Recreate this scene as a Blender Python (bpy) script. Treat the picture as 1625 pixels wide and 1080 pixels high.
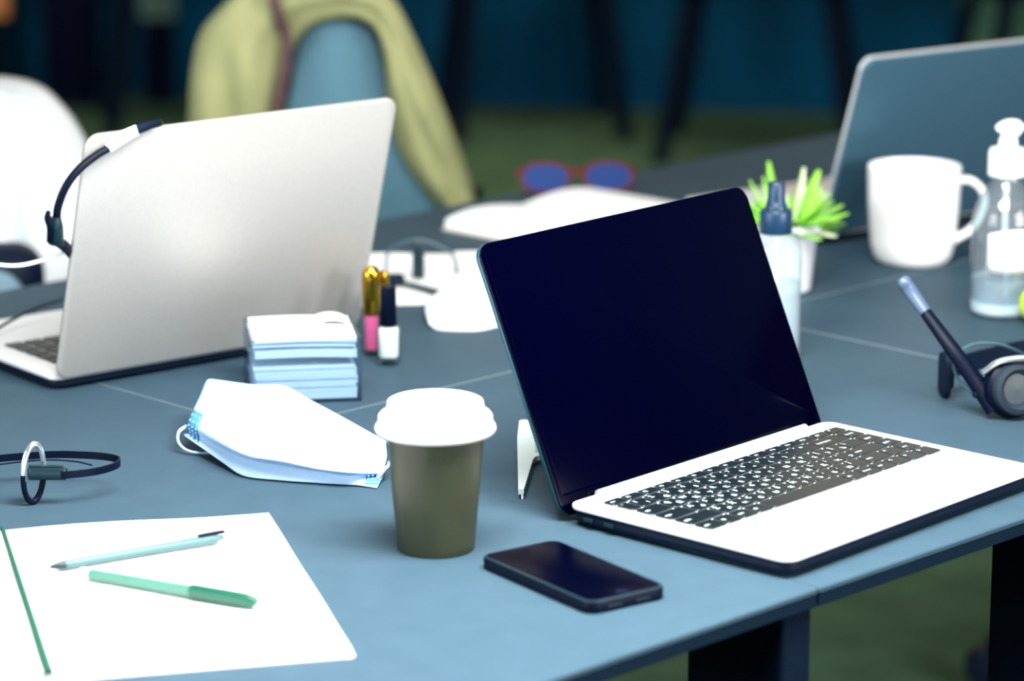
import bpy, math, random
from math import sin, cos, pi, sqrt, radians
from mathutils import Vector, Matrix

random.seed(7)
for o in list(bpy.data.objects):
    bpy.data.objects.remove(o, do_unlink=True)
sc = bpy.context.scene
COL = sc.collection
TZ = 0.74                                   # height of the table tops above the floor

# ------------------------------------------------------------------ camera
cam = bpy.data.cameras.new('camera')
cam.sensor_width = 36.0
cam.lens = 36.0 * 5024.0 / 1625.0
cam.clip_start = 0.05
cam.clip_end = 60
cam.dof.use_dof = True
cam.dof.focus_distance = 2.45
cam.dof.aperture_fstop = 4.2
camo = bpy.data.objects.new('camera', cam)
camo.location = (0, 0, TZ + 0.6805)
camo.rotation_euler = (pi / 2 - 0.235857, 0, 0)
COL.objects.link(camo)
sc.camera = camo

# ------------------------------------------------------------------ view
vs = sc.view_settings
vs.view_transform = 'Standard'
vs.look = 'None'
vs.exposure = 0.0
vs.gamma = 1.0
vs.use_curve_mapping = False

# ------------------------------------------------------------------ world
w = bpy.data.worlds.new('world')
sc.world = w
w.use_nodes = True
bg = w.node_tree.nodes['Background']
bg.inputs[0].default_value = (0.42, 0.62, 0.72, 1)
bg.inputs[1].default_value = 0.22

# ------------------------------------------------------------------ ceiling lights, added front and side lights
def area(name, loc, target, sx, sy, power, col):
    l = bpy.data.lights.new(name, 'AREA')
    l.shape = 'RECTANGLE'
    l.size = sx
    l.size_y = sy
    l.energy = power
    l.color = col
    o = bpy.data.objects.new(name, l)
    o.location = loc
    d = Vector(target) - Vector(loc)
    o.rotation_euler = d.to_track_quat('-Z', 'Y').to_euler()
    COL.objects.link(o)
    return o

area('ceiling_light_over_desk', (0.1, 3.1, 2.75), (0.1, 3.1, 0), 2.2, 1.3, 15, (1.0, 0.99, 0.96))
area('ceiling_light_far', (0.2, 6.6, 2.85), (0.2, 7.0, 0), 4.2, 1.2, 85, (1.0, 0.80, 0.54))
area('added_light_over_front', (0.14, 1.93, TZ + 0.84), (0.14, 1.93, 0), 0.75, 0.42, 52, (1.0, 0.985, 0.95))  # added low light without a fixture, brightens the front tables and falls off behind
area('side_fill_left', (-3.7, 0.0, 1.75), (0, 2.8, 0.8), 2.4, 1.6, 150, (0.93, 0.97, 1.0))  # added unseen fill from the left, lifts upright faces; no window built
area('side_fill_right', (3.6, -0.2, 1.75), (0, 2.8, 0.8), 2.4, 1.6, 225, (1.0, 0.985, 0.96))  # added unseen fill from the right, lifts upright faces; no window built

# ------------------------------------------------------------------ materials
def lin(c):
    return tuple(((v / 255.0) / 12.92 if v / 255.0 <= 0.04045 else ((v / 255.0 + 0.055) / 1.055) ** 2.4) for v in c)

MATS = {}
def mat(name, rgb, rough=0.5, metal=0.0, spec=0.5, var=0.06, vscale=60.0, bump=0.0, bscale=400.0,
        coat=0.0, trans=0.0, ior=1.45, emit=None, aniso=None, sheen=0.0, stretch=None):
    if name in MATS:
        return MATS[name]
    m = bpy.data.materials.new(name)
    m.use_nodes = True
    nt = m.node_tree
    b = nt.nodes['Principled BSDF']
    c = lin(rgb)
    tc = nt.nodes.new('ShaderNodeTexCoord')
    mp = nt.nodes.new('ShaderNodeMapping')
    if stretch:
        mp.inputs['Scale'].default_value = stretch
    nt.links.new(tc.outputs['Object'], mp.inputs['Vector'])
    n = nt.nodes.new('ShaderNodeTexNoise')
    n.inputs['Scale'].default_value = vscale
    n.inputs['Detail'].default_value = 4
    nt.links.new(mp.outputs['Vector'], n.inputs['Vector'])
    r = nt.nodes.new('ShaderNodeValToRGB')
    r.color_ramp.elements[0].position = 0.3
    r.color_ramp.elements[1].position = 0.7
    r.color_ramp.elements[0].color = tuple(max(0, x * (1 - var)) for x in c) + (1,)
    r.color_ramp.elements[1].color = tuple(min(1, x * (1 + var)) for x in c) + (1,)
    nt.links.new(n.outputs['Fac'], r.inputs['Fac'])
    nt.links.new(r.outputs['Color'], b.inputs['Base Color'])
    b.inputs['Roughness'].default_value = rough
    b.inputs['Metallic'].default_value = metal
    b.inputs['Specular IOR Level'].default_value = spec
    b.inputs['IOR'].default_value = ior
    b.inputs['Coat Weight'].default_value = coat
    b.inputs['Transmission Weight'].default_value = trans
    b.inputs['Sheen Weight'].default_value = sheen
    if bump:
        n2 = nt.nodes.new('ShaderNodeTexNoise')
        n2.inputs['Scale'].default_value = bscale
        n2.inputs['Detail'].default_value = 3
        nt.links.new(mp.outputs['Vector'], n2.inputs['Vector'])
        bp = nt.nodes.new('ShaderNodeBump')
        bp.inputs['Strength'].default_value = bump
        bp.inputs['Distance'].default_value = 0.001
        nt.links.new(n2.outputs['Fac'], bp.inputs['Height'])
        nt.links.new(bp.outputs['Normal'], b.inputs['Normal'])
    MATS[name] = m
    return m

def clear(name, rgb, fac=0.25, rough=0.03, milk=0.0, milkcol=(240, 245, 250)):
    """clear plastic or glass: see-through with a glossy skin, optionally milky"""
    if name in MATS:
        return MATS[name]
    m = bpy.data.materials.new(name)
    m.use_nodes = True
    nt = m.node_tree
    nt.nodes.remove(nt.nodes['Principled BSDF'])
    out = nt.nodes['Material Output']
    t = nt.nodes.new('ShaderNodeBsdfTransparent')
    t.inputs[0].default_value = lin(rgb) + (1,)
    g = nt.nodes.new('ShaderNodeBsdfGlossy')
    g.inputs['Roughness'].default_value = rough
    lw = nt.nodes.new('ShaderNodeLayerWeight')
    lw.inputs['Blend'].default_value = 0.5
    pw = nt.nodes.new('ShaderNodeMath')
    pw.operation = 'POWER'
    pw.inputs[1].default_value = 3.5
    nt.links.new(lw.outputs['Facing'], pw.inputs[0])
    ma = nt.nodes.new('ShaderNodeMath')
    ma.operation = 'MULTIPLY_ADD'
    ma.inputs[1].default_value = fac * 2
    ma.inputs[2].default_value = 0.05
    nt.links.new(pw.outputs[0], ma.inputs[0])
    mx = nt.nodes.new('ShaderNodeMixShader')
    nt.links.new(ma.outputs[0], mx.inputs[0])
    if milk > 0:
        d = nt.nodes.new('ShaderNodeBsdfDiffuse')
        d.inputs[0].default_value = lin(milkcol) + (1,)
        nz = nt.nodes.new('ShaderNodeTexNoise')
        nz.inputs['Scale'].default_value = 30
        mr = nt.nodes.new('ShaderNodeMapRange')
        mr.inputs['To Min'].default_value = milk * 0.8
        mr.inputs['To Max'].default_value = min(1, milk * 1.2)
        nt.links.new(nz.outputs['Fac'], mr.inputs['Value'])
        m2 = nt.nodes.new('ShaderNodeMixShader')
        nt.links.new(mr.outputs['Result'], m2.inputs[0])
        nt.links.new(t.outputs[0], m2.inputs[1])
        nt.links.new(d.outputs[0], m2.inputs[2])
        nt.links.new(m2.outputs[0], mx.inputs[1])
    else:
        nt.links.new(t.outputs[0], mx.inputs[1])
    nt.links.new(g.outputs[0], mx.inputs[2])
    nt.links.new(mx.outputs[0], out.inputs['Surface'])
    MATS[name] = m
    return m

m_table = mat('slate_laminate', (56, 77, 91), 0.46, spec=0.02, var=0.05, vscale=35, bump=0.05, bscale=900)
m_seamglint = mat('pale_seam_glint', (104, 124, 134), 0.5, var=0.05)  # pale tone for the light caught along table seams
m_darkshell = mat('dark_teal_metal', (22, 62, 76), 0.35, metal=0.3, var=0.04)
m_edge = mat('table_edge_shade', (3, 24, 42), 0.6, spec=0.15, var=0.1)  # navy puts the shade of the table sides into the colour
m_leg = mat('navy_steel', (1, 14, 32), 0.8, spec=0.1, var=0.1)
m_floor = mat('olive_carpet', (70, 98, 78), 0.95, spec=0.1, var=0.22, vscale=9, bump=0.6, bscale=180)
m_base = mat('dark_navy_skirting', (1, 62, 92), 0.8, spec=0.1, var=0.25, vscale=2.5)
m_wall = mat('tan_wall', (132, 104, 76), 0.8, spec=0.2, var=0.2, vscale=1.2)
m_panel = mat('moss_panel', (70, 108, 92), 0.8, spec=0.2, var=0.1, vscale=2)
m_black = mat('navy_black_plastic', (2, 10, 30), 0.45, spec=0.14, var=0.1)
m_blacksoft = mat('navy_black_matte', (2, 18, 40), 0.6, spec=0.2, var=0.1)
m_gloss = mat('dark_glass', (0, 0, 13), 0.12, spec=0.1, var=0.02)
m_phoneglass = mat('phone_glass', (0, 1, 14), 0.3, spec=0.03, var=0.02)
m_alu = mat('silver_aluminium', (232, 234, 236), 0.34, metal=0.55, var=0.02, vscale=500)
m_deck = mat('pale_deck', (244, 245, 248), 0.42, metal=0.15, var=0.01, vscale=400)
m_lidgrey = mat('warm_grey_aluminium', (192, 190, 186), 0.5, metal=0.5, var=0.03, vscale=260, bump=0.03, bscale=1500)
m_lidslate = mat('slate_aluminium', (70, 106, 126), 0.45, metal=0.5, var=0.04, vscale=200)
m_key = mat('key_cap', (10, 22, 28), 0.3, spec=0.8, var=0.06)
m_legend = mat('key_print', (205, 245, 245), 0.6, var=0.01)
m_white = mat('white_plastic', (246, 246, 246), 0.35, var=0.01)
m_paper = mat('white_paper', (246, 247, 247), 0.8, spec=0.2, var=0.012, vscale=90)
m_paperblue = mat('cool_paper', (238, 243, 250), 0.8, spec=0.2, var=0.05, vscale=20, stretch=(1, 1, 60))
m_mask = mat('mask_fabric', (172, 202, 232), 0.9, spec=0.1, var=0.02, vscale=200, bump=0.25, bscale=700)
m_maskdot = mat('mask_weld_strip', (66, 134, 178), 0.8, var=0.02)
m_kraft = mat('kraft_card', (52, 57, 41), 0.45, spec=0.35, var=0.1, vscale=45, bump=0.08, bscale=500)
m_mug = mat('white_ceramic', (248, 248, 246), 0.16, spec=0.5, var=0.01, coat=0.3)
m_olive = mat('khaki_cloth', (174, 175, 126), 0.92, spec=0.1, var=0.12, vscale=14, bump=0.3, bscale=300)
m_trim = mat('brown_trim', (98, 74, 78), 0.9, spec=0.1, var=0.15)
m_chairblue = mat('steel_blue_upholstery', (104, 146, 166), 0.9, spec=0.1, var=0.06, vscale=40, bump=0.2)
m_coat = mat('white_cloth', (234, 238, 242), 0.9, spec=0.1, var=0.015, vscale=12)
m_gold = mat('gold_metal', (214, 166, 52), 0.16, metal=1.0, var=0.03)
m_pink = mat('pink_gloss', (255, 106, 168), 0.3, var=0.02)
m_nail = mat('white_polish', (240, 243, 240), 0.25, var=0.02)
m_glass = clear('clear_glass', (238, 246, 246), 0.32)
m_acryl = clear('clear_acrylic', (226, 236, 244), 0.22)
m_sprayb = clear('misty_plastic', (225, 238, 242), 0.35, milk=0.2)
m_pumpb = clear('pump_bottle_plastic', (222, 234, 240), 0.4, milk=0.10)
m_gel = clear('clear_gel', (200, 226, 236), 0.3, milk=0.30)
m_lens = clear('blue_lens', (70, 110, 215), 0.2, milk=0.22, milkcol=(110, 150, 232))
m_red = mat('red_frame', (120, 16, 34), 0.4, var=0.05)
m_leaf = mat('leaf_green', (140, 206, 70), 0.5, var=0.35, vscale=26)
m_leafdark = mat('leaf_dark_green', (50, 124, 56), 0.5, var=0.25, vscale=26)
m_leafpale = mat('leaf_pale', (206, 222, 178), 0.5, var=0.2, vscale=30)
m_lime = mat('lime_peel', (190, 226, 40), 0.45, var=0.12, vscale=40, bump=0.15, bscale=300)
m_green = mat('green_plastic', (9, 78, 60), 0.4, var=0.03)
m_mint = mat('mint_plastic', (68, 118, 103), 0.4, var=0.03)
m_palemint = mat('pale_mint_plastic', (60, 94, 98), 0.35, var=0.03)
m_teal = mat('teal_dark_plastic', (8, 36, 46), 0.35, var=0.05)
m_steel = mat('bright_steel', (225, 236, 240), 0.2, metal=0.9, var=0.02)
m_cable = mat('grey_teal_cable', (44, 76, 88), 0.4, var=0.03)
m_orange = mat('orange_paint', (208, 136, 78), 0.6, var=0.05)
m_moss = mat('grey_green_card', (76, 106, 100), 0.8, var=0.08)
m_navybox = mat('navy_board', (0, 5, 30), 0.8, spec=0.1, var=0.08)

# ------------------------------------------------------------------ mesh helpers
class MB:
    def __init__(s):
        s.v, s.f = [], []
    def add(s, vs, fs, M=None):
        k = len(s.v)
        s.v += [tuple(M @ Vector(p)) if M else tuple(p) for p in vs]
        s.f += [tuple(i + k for i in f) for f in fs]
        return s
    def box(s, c, d, M=None):
        x, y, z = c
        a, b, e = d[0] / 2, d[1] / 2, d[2] / 2
        vs = [(x + i * a, y + j * b, z + k * e) for i in (-1, 1) for j in (-1, 1) for k in (-1, 1)]
        fs = [(0, 1, 3, 2), (4, 6, 7, 5), (0, 4, 5, 1), (2, 3, 7, 6), (0, 2, 6, 4), (1, 5, 7, 3)]
        return s.add(vs, fs, M)
    def stack(s, rings, M=None, cap0=True, cap1=True):
        n = len(rings[0])
        vs = [p for r in rings for p in r]
        fs = []
        for k in range(len(rings) - 1):
            for i in range(n):
                j = (i + 1) % n
                fs.append((k * n + i, k * n + j, (k + 1) * n + j, (k + 1) * n + i))
        if cap0:
            fs.append(tuple(reversed(range(n))))
        if cap1:
            fs.append(tuple((len(rings) - 1) * n + i for i in range(n)))
        return s.add(vs, fs, M)
    def slab(s, cx, cy, wd, dp, z0, z1, r=0.01, bev=0.001, M=None, n=6, bseg=2, bot=True):
        """rounded-corner plate with bevelled rims"""
        prof = []
        if bot:
            for k in range(bseg + 1):
                a = pi / 2 * k / bseg
                prof.append((bev * (1 - sin(a)), z0 + bev * (1 - cos(a))))
        else:
            prof.append((0, z0))
        for k in range(bseg + 1):
            a = pi / 2 * k / bseg
            prof.append((bev * (1 - cos(a)), z1 - bev * (1 - sin(a))))
        rings = []
        for ins, z in prof:
            rings.append([(cx + x, cy + y, z) for x, y in rr(wd - 2 * ins, dp - 2 * ins, max(r - ins, 1e-5), n)])
        return s.stack(rings, M)
    def lathe(s, prof, seg=40, c=(0, 0, 0), M=None, cap0=True, cap1=True, sq=(1, 1)):
        rings = [[(c[0] + sq[0] * r * cos(2 * pi * i / seg), c[1] + sq[1] * r * sin(2 * pi * i / seg), c[2] + z) for i in range(seg)] for r, z in prof]
        return s.stack(rings, M, cap0, cap1)
    def tube(s, path, rad, seg=10, upv=None, M=None, closed=False, res=None):
        """swept tube; rad = number, (a,b) ellipse or a list of these along the path; a is along upv"""
        P = [Vector(p) for p in path]
        if res:
            P, tt = spline(P, res, closed)
            if isinstance(rad, list):
                rad = [lerpr(rad, t * (len(rad) - 1)) for t in tt]
        n = len(P)
        rads = rad if isinstance(rad, list) else [rad] * n
        rings = []
        prev = None
        for i in range(n):
            if closed:
                t = (P[(i + 1) % n] - P[i - 1]).normalized()
            else:
                t = (P[min(i + 1, n - 1)] - P[max(i - 1, 0)]).normalized()
            if upv is not None:
                u = Vector(upv)
            elif prev is None:
                u = Vector((0, 0, 1)) if abs(t.z) < 0.9 else Vector((1, 0, 0))
            else:
                u = prev
            u = (u - t * u.dot(t)).normalized()
            prev = u
            b = t.cross(u)
            ra, rb = rads[i] if isinstance(rads[i], (tuple, list)) else (rads[i], rads[i])
            rings.append([tuple(P[i] + u * ra * cos(2 * pi * k / seg) + b * rb * sin(2 * pi * k / seg)) for k in range(seg)])
        if closed:
            rings.append(rings[0])
            return s.stack(rings, M, False, False)
        return s.stack(rings, M)
    def ribbon(s, path, hgt, thk, upv=(0, 0, 1), res=None, M=None):
        """flat strip with rectangular section"""
        P = [Vector(p) for p in path]
        if res:
            P, _ = spline(P, res)
        n = len(P)
        rings = []
        for i in range(n):
            t = (P[min(i + 1, n - 1)] - P[max(i - 1, 0)]).normalized()
            u = Vector(upv)
            u = (u - t * u.dot(t)).normalized()
            b = t.cross(u)
            rings.append([tuple(P[i] + u * a * hgt / 2 + b * c * thk / 2) for a, c in ((-1, -1), (1, -1), (1, 1), (-1, 1))])
        return s.stack(rings, M)
    def grid(s, pts, M=None):
        nr, nc = len(pts), len(pts[0])
        vs = [p for r in pts for p in r]
        fs = [(i * nc + j, i * nc + j + 1, (i + 1) * nc + j + 1, (i + 1) * nc + j) for i in range(nr - 1) for j in range(nc - 1)]
        return s.add(vs, fs, M)
    def shift(s, dx, dy, dz=0):
        s.v = [(x + dx, y + dy, z + dz) for x, y, z in s.v]
        return s

def rr(wd, dp, r, n=6):
    r = min(r, wd / 2 - 1e-6, dp / 2 - 1e-6)
    out = []
    for cx, cy, a0 in ((wd / 2 - r, dp / 2 - r, 0), (-wd / 2 + r, dp / 2 - r, pi / 2), (-wd / 2 + r, -dp / 2 + r, pi), (wd / 2 - r, -dp / 2 + r, 1.5 * pi)):
        for k in range(n + 1):
            a = a0 + pi / 2 * k / n
            out.append((cx + r * cos(a), cy + r * sin(a)))
    return out

def cr(a, b, c, d, t):
    return 0.5 * ((2 * b) + (c - a) * t + (2 * a - 5 * b + 4 * c - d) * t * t + (3 * b - a - 3 * c + d) * t * t * t)

def spline(P, res, closed=False):
    P = [Vector(p) for p in P]
    n = len(P)
    out, tt = [], []
    segs = n if closed else n - 1
    for i in range(segs):
        a = P[i - 1] if (closed or i > 0) else P[0] * 2 - P[1]
        b = P[i]
        c = P[(i + 1) % n]
        d = P[(i + 2) % n] if (closed or i + 2 < n) else P[n - 1] * 2 - P[n - 2]
        for k in range(res):
            out.append(cr(a, b, c, d, k / res))
            tt.append((i + k / res) / segs)
    if not closed:
        out.append(P[-1].copy())
        tt.append(1.0)
    return out, tt

def lerpr(L, x):
    i = min(int(x), len(L) - 2)
    t = x - i
    a, b = L[i], L[i + 1]
    if isinstance(a, (tuple, list)):
        return tuple(p + (q - p) * t for p, q in zip(a, b))
    return a + (b - a) * t

def make_mesh(name, mb, material, smooth=True, ang=38):
    me = bpy.data.meshes.new(name)
    me.from_pydata(mb.v, [], mb.f)
    me.validate()
    import bmesh
    bm = bmesh.new()
    bm.from_mesh(me)
    bmesh.ops.recalc_face_normals(bm, faces=bm.faces)
    bm.to_mesh(me)
    bm.free()
    me.materials.append(material)
    if smooth:
        me.shade_smooth()
        me.set_sharp_from_angle(angle=radians(ang))
    return me

def obj(name, mb, material, parent=None, loc=None, smooth=True, ang=38, solid=None, sub=0):
    me = mb if isinstance(mb, bpy.types.Mesh) else make_mesh(name, mb, material, smooth, ang)
    o = bpy.data.objects.new(name, me)
    COL.objects.link(o)
    if parent:
        o.parent = parent
    if loc:
        o.location = loc
    if solid:
        md = o.modifiers.new('solid', 'SOLIDIFY')
        md.thickness = solid
        md.offset = 0
    if sub:
        md = o.modifiers.new('sub', 'SUBSURF')
        md.levels = sub
        md.render_levels = sub
    return o

def tag(o, label, cat, group=None):
    o['label'] = label
    o['category'] = cat
    if group:
        o['group'] = group
    return o

def thing(name, label, cat, loc, rz=0.0, group=None, table=True):
    o = bpy.data.objects.new(name, None)
    o.empty_display_size = 0.05
    o.location = (loc[0], loc[1], (TZ if table else 0) + (loc[2] if len(loc) > 2 else 0))
    o.rotation_euler = (0, 0, rz)
    COL.objects.link(o)
    return tag(o, label, cat, group)

def rel(path, o):
    return [(p[0] - o[0], p[1] - o[1], p[2]) for p in path]

# ------------------------------------------------------------------ the room
fl = obj('floor', MB().box((0, 5, -0.05), (16, 16, 0.1)), m_floor, smooth=False)
fl['kind'] = 'structure'
wa = math.atan2(8.36 - 9.01, 0.82 + 0.384)
wall = obj('wall_back', MB().box((0, 0.1, 1.5), (18, 0.2, 3.0)), m_wall, smooth=False, loc=(0.2, 8.72, 0))
wall.rotation_euler = (0, 0, -0.16)
wall['kind'] = 'structure'
skirt = obj('baseboard_back', MB().box((0, -0.021, 0.225), (18, 0.04, 0.45)), m_base, smooth=False, loc=(0.2, 8.72, 0))
skirt.rotation_euler = (0, 0, -0.16)
skirt['kind'] = 'structure'
pan = obj('wall_panel', MB().box((0, -0.07, 1.05), (1.0, 0.05, 2.1)), m_panel, smooth=False)  # added panel standing in for a lighter patch of far floor
pan.location = (1.71, 8.478, 0)
pan.rotation_euler = (0, 0, -0.16)
pan['kind'] = 'structure'

# ------------------------------------------------------------------ tables (turned 45 degrees)
def table(s0, s1, y0, y1, label, legs, seams=''):
    cx, cy = (s0 + s1) / 2, (y0 + y1) / 2
    r = sqrt(0.5)
    t = thing('meeting_table', label, 'table', (r * (cx - cy), r * (cx + cy), -TZ), pi / 4, 'pushed-together slate tables')
    g = 0.0002
    wd, dp = s1 - s0 - 2 * g, y1 - y0 - 2 * g
    obj('table_top', MB().slab(0, 0, wd, dp, TZ - 0.004, TZ, 0.003, 0.0012, n=3, bseg=1, bot=False), m_table, t, smooth=False)
    obj('edge_shade', MB().slab(0, 0, wd - 0.0006, dp - 0.0006, TZ - 0.014, TZ - 0.0042, 0.003, 0.0008, n=3, bseg=1), m_edge, t, smooth=False)  # table side coloured dark to carry its shade
    obj('apron', MB().box((0, dp / 2 - 0.06, TZ - 0.034), (wd - 0.1, 0.02, 0.038)), m_leg, t, smooth=False)
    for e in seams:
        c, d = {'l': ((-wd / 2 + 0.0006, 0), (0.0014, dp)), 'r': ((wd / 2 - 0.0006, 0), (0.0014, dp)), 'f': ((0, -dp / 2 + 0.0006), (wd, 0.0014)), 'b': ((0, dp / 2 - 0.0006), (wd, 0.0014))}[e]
        obj('seam_glint', MB().box((c[0], c[1], TZ - 0.0012), (d[0], d[1], 0.0026)), m_seamglint, t, smooth=False)  # pale strip paints the light caught by the seam bevel
    for x, y, a, b in legs:
        obj('leg', MB().slab(x - cx, y - cy, a, b, 0.0, TZ - 0.0142, 0.004, 0.001), m_leg, t)
    return t
table(1.034, 1.634, 1.332, 2.505, 'long slate-blue table at the left under the notebook and the coffee cup',
      [(1.6165, 1.381, 0.031, 0.09), (1.07, 1.381, 0.031, 0.09), (1.6165, 2.44, 0.031, 0.09), (1.07, 2.44, 0.031, 0.09)], '')
table(1.634, 2.225, 1.332, 1.92, 'small slate-blue table under the open black-screen laptop',
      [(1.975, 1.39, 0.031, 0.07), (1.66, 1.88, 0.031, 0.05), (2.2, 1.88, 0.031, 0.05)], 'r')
table(2.225, 3.405, 1.332, 1.92, 'slate-blue table at the right edge under the headset with the microphone',
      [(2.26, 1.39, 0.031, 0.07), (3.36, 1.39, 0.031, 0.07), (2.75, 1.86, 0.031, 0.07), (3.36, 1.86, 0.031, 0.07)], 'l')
table(1.634, 3.405, 1.92, 2.505, 'slate-blue table at the back under the mug and the potted plant',
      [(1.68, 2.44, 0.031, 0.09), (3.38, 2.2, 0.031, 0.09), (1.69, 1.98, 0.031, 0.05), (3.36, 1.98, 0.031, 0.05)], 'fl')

# ------------------------------------------------------------------ laptop in front
def text_mesh(body, size, cache={}):
    k = (body, size)
    if k in cache:
        return cache[k]
    cu = bpy.data.curves.new('print', 'FONT')
    cu.body = body
    cu.size = size
    cu.resolution_u = 1
    cu.align_x = 'LEFT'
    cu.align_y = 'CENTER'
    cu.offset = size * 0.02
    tmp = bpy.data.objects.new('print', cu)
    COL.objects.link(tmp)
    bpy.context.view_layer.update()
    dg = bpy.context.evaluated_depsgraph_get()
    me = bpy.data.meshes.new_from_object(tmp.evaluated_get(dg))
    bpy.data.objects.remove(tmp, do_unlink=True)
    bpy.data.curves.remove(cu)
    me.materials.clear()
    me.materials.append(m_legend)
    cache[k] = me
    return me

def front_laptop():
    W, D = 0.322, 0.207
    t = thing('laptop', 'open laptop with black screen, white deck and dark keys, closest to the phone', 'laptop', (0.0396, 2.2486), 0.836)
    obj('bottom_shell', MB().slab(W / 2, -D / 2, W - 0.003, D - 0.003, 0.0025, 0.0122, 0.012, 0.004), m_blacksoft, t)  # navy colour paints in the shade on the base's unlit sides
    dk = obj('deck', MB().slab(W / 2, -D / 2, W, D, 0.0124, 0.016, 0.012, 0.0012), m_deck, t)
    for x in (0.03, W - 0.03):
        for y in (-0.03, -D + 0.03):
            obj('foot', MB().lathe([(0.006, 0), (0.006, 0.0026)], 16, (x, y, 0)), m_black, t)
    for y in (-0.022, -0.042):
        obj('port', MB().slab(0, y, 0.0012, 0.009, 0.0062, 0.0092, 0.0004, 0.0002), m_teal, t)
    # trackpad outline and hinge trough
    tpx, tpy, tw, td = 0.162, -0.168, 0.108, 0.066
    tp = MB()
    for c, d in (((tpx, tpy + td / 2), (tw, 0.0005)), ((tpx, tpy - td / 2), (tw, 0.0005)), ((tpx - tw / 2, tpy), (0.0005, td)), ((tpx + tw / 2, tpy), (0.0005, td))):
        tp.box((c[0], c[1], 0.0161), (d[0], d[1], 0.0002))
    obj('trackpad_groove', tp, m_lidgrey, t, smooth=False)
    obj('hinge_bar', MB().tube([(0.036, -0.001, 0.0155), (0.292, -0.001, 0.0155)], 0.0036, 14), m_alu, t)
    obj('hinge_slot', MB().box((0.164, -0.0055, 0.0161), (0.256, 0.0008, 0.0003)), m_teal, t, smooth=False)
    # keyboard
    x0, y0, U = 0.0175, -0.0195, 0.2905 / 15
    keyw = {}
    def key(ux, uw, yt, hh, leg, second=None, sz=0.0062):
        wk, hk = uw * U - 0.0022, hh - 0.0022
        kk = (round(wk, 5), round(hk, 5))
        if kk not in keyw:
            keyw[kk] = make_mesh('key', MB().slab(0, 0, wk, hk, 0, 0.0014, 0.0012, 0.0003, n=2, bseg=1, bot=False), m_key)
        k = bpy.data.objects.new('key', keyw[kk])
        COL.objects.link(k)
        k.parent = t
        k.location = (x0 + (ux + uw / 2) * U, yt - hh / 2, 0.016)
        if leg:
            l = bpy.data.objects.new('legend', text_mesh(leg, sz))
            COL.objects.link(l)
            l.parent = k
            l.location = (-wk / 2 + 0.0018, (hk * 0.2 if second or len(leg) == 1 else 0), 0.00150)
        if second:
            l = bpy.data.objects.new('legend', text_mesh(second, sz * 0.95))
            COL.objects.link(l)
            l.parent = k
            l.location = (wk * 0.1, -hk * 0.22, 0.00150)
    ru = dict(zip("QWERTYUIOP[]ASDFGHJKL;'ZXCVBNM,.", "ЙЦУКЕНГШЩЗХЪФЫВАПРОЛДЖЭЯЧСМИТЬБЮ"))
    y = y0
    for i, n in enumerate(['esc'] + ['F%d' % k for k in range(1, 13)] + ['del', 'o']):
        key(i, 1.0, y, 0.0128, n, sz=0.0040 if len(n) > 1 else 0.005)
    y -= 0.0128
    H = 0.0183
    u = 0.0
    for n, uw in [('`', 0.65)] + [(c, 0.95) for c in '1234567890-='] + [('backspace', 1.95), ('home', 1.0)]:
        sec = dict(zip('1234567890', '!@#$%^&*()')).get(n)
        key(u, uw, y, H, n, sec, 0.0064 if len(n) == 1 else 0.0042)
        u += uw
    y -= H
    for row, first, last in (("QWERTYUIOP[]", ('tab', 1.35), [('\\', 1.25), ('pgup', 1.0)]),
                             ("ASDFGHJKL;'", ('caps', 1.6), [('enter', 1.95), ('pgdn', 1.0)]),
                             ("ZXCVBNM,./", ('shift', 2.05), [('shift', 1.45), ('^', 1.0), ('end', 1.0)])):
        u = 0.0
        for n, uw in [first] + [(c, 0.95) for c in row] + last:
            key(u, uw, y, H, n, ru.get(n), 0.0064 if len(n) == 1 else 0.0042)
            u += uw
        y -= H
    u = 0.0
    for n, uw in [('ctrl', 1.1), ('fn', 0.95), ('win', 0.95), ('alt', 0.95), ('', 5.05), ('alt', 1), ('menu', 1), ('ctrl', 1), ('<', 1), ('v', 1), ('>', 1)]:
        key(u, uw, y, H, n, None, 0.0064 if len(n) == 1 else 0.0042)
        u += uw
    # lid
    s = 0.4264
    SH = 0.2045
    M = Matrix(((1, 0, 0, 0), (0, sin(s), -cos(s), 0.0045), (0, cos(s), sin(s), 0.0125), (0, 0, 0, 1)))
    obj('lid_shell', MB().slab(W / 2, SH / 2 - 0.004, W + 0.001, SH + 0.008, -0.0055, -0.0012, 0.012, 0.002, M), m_darkshell, t)
    bz = obj('bezel', MB().slab(W / 2, SH / 2 - 0.004, W, SH + 0.0075, -0.0013, 0.0004, 0.0118, 0.0006, M), m_gloss, t)
    obj('screen', MB().slab(W / 2, SH / 2 + 0.001, W - 0.010, SH - 0.012, 0.0002, 0.0006, 0.003, 0.0001, M), m_gloss, t)
    return t
front_laptop()

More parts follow.
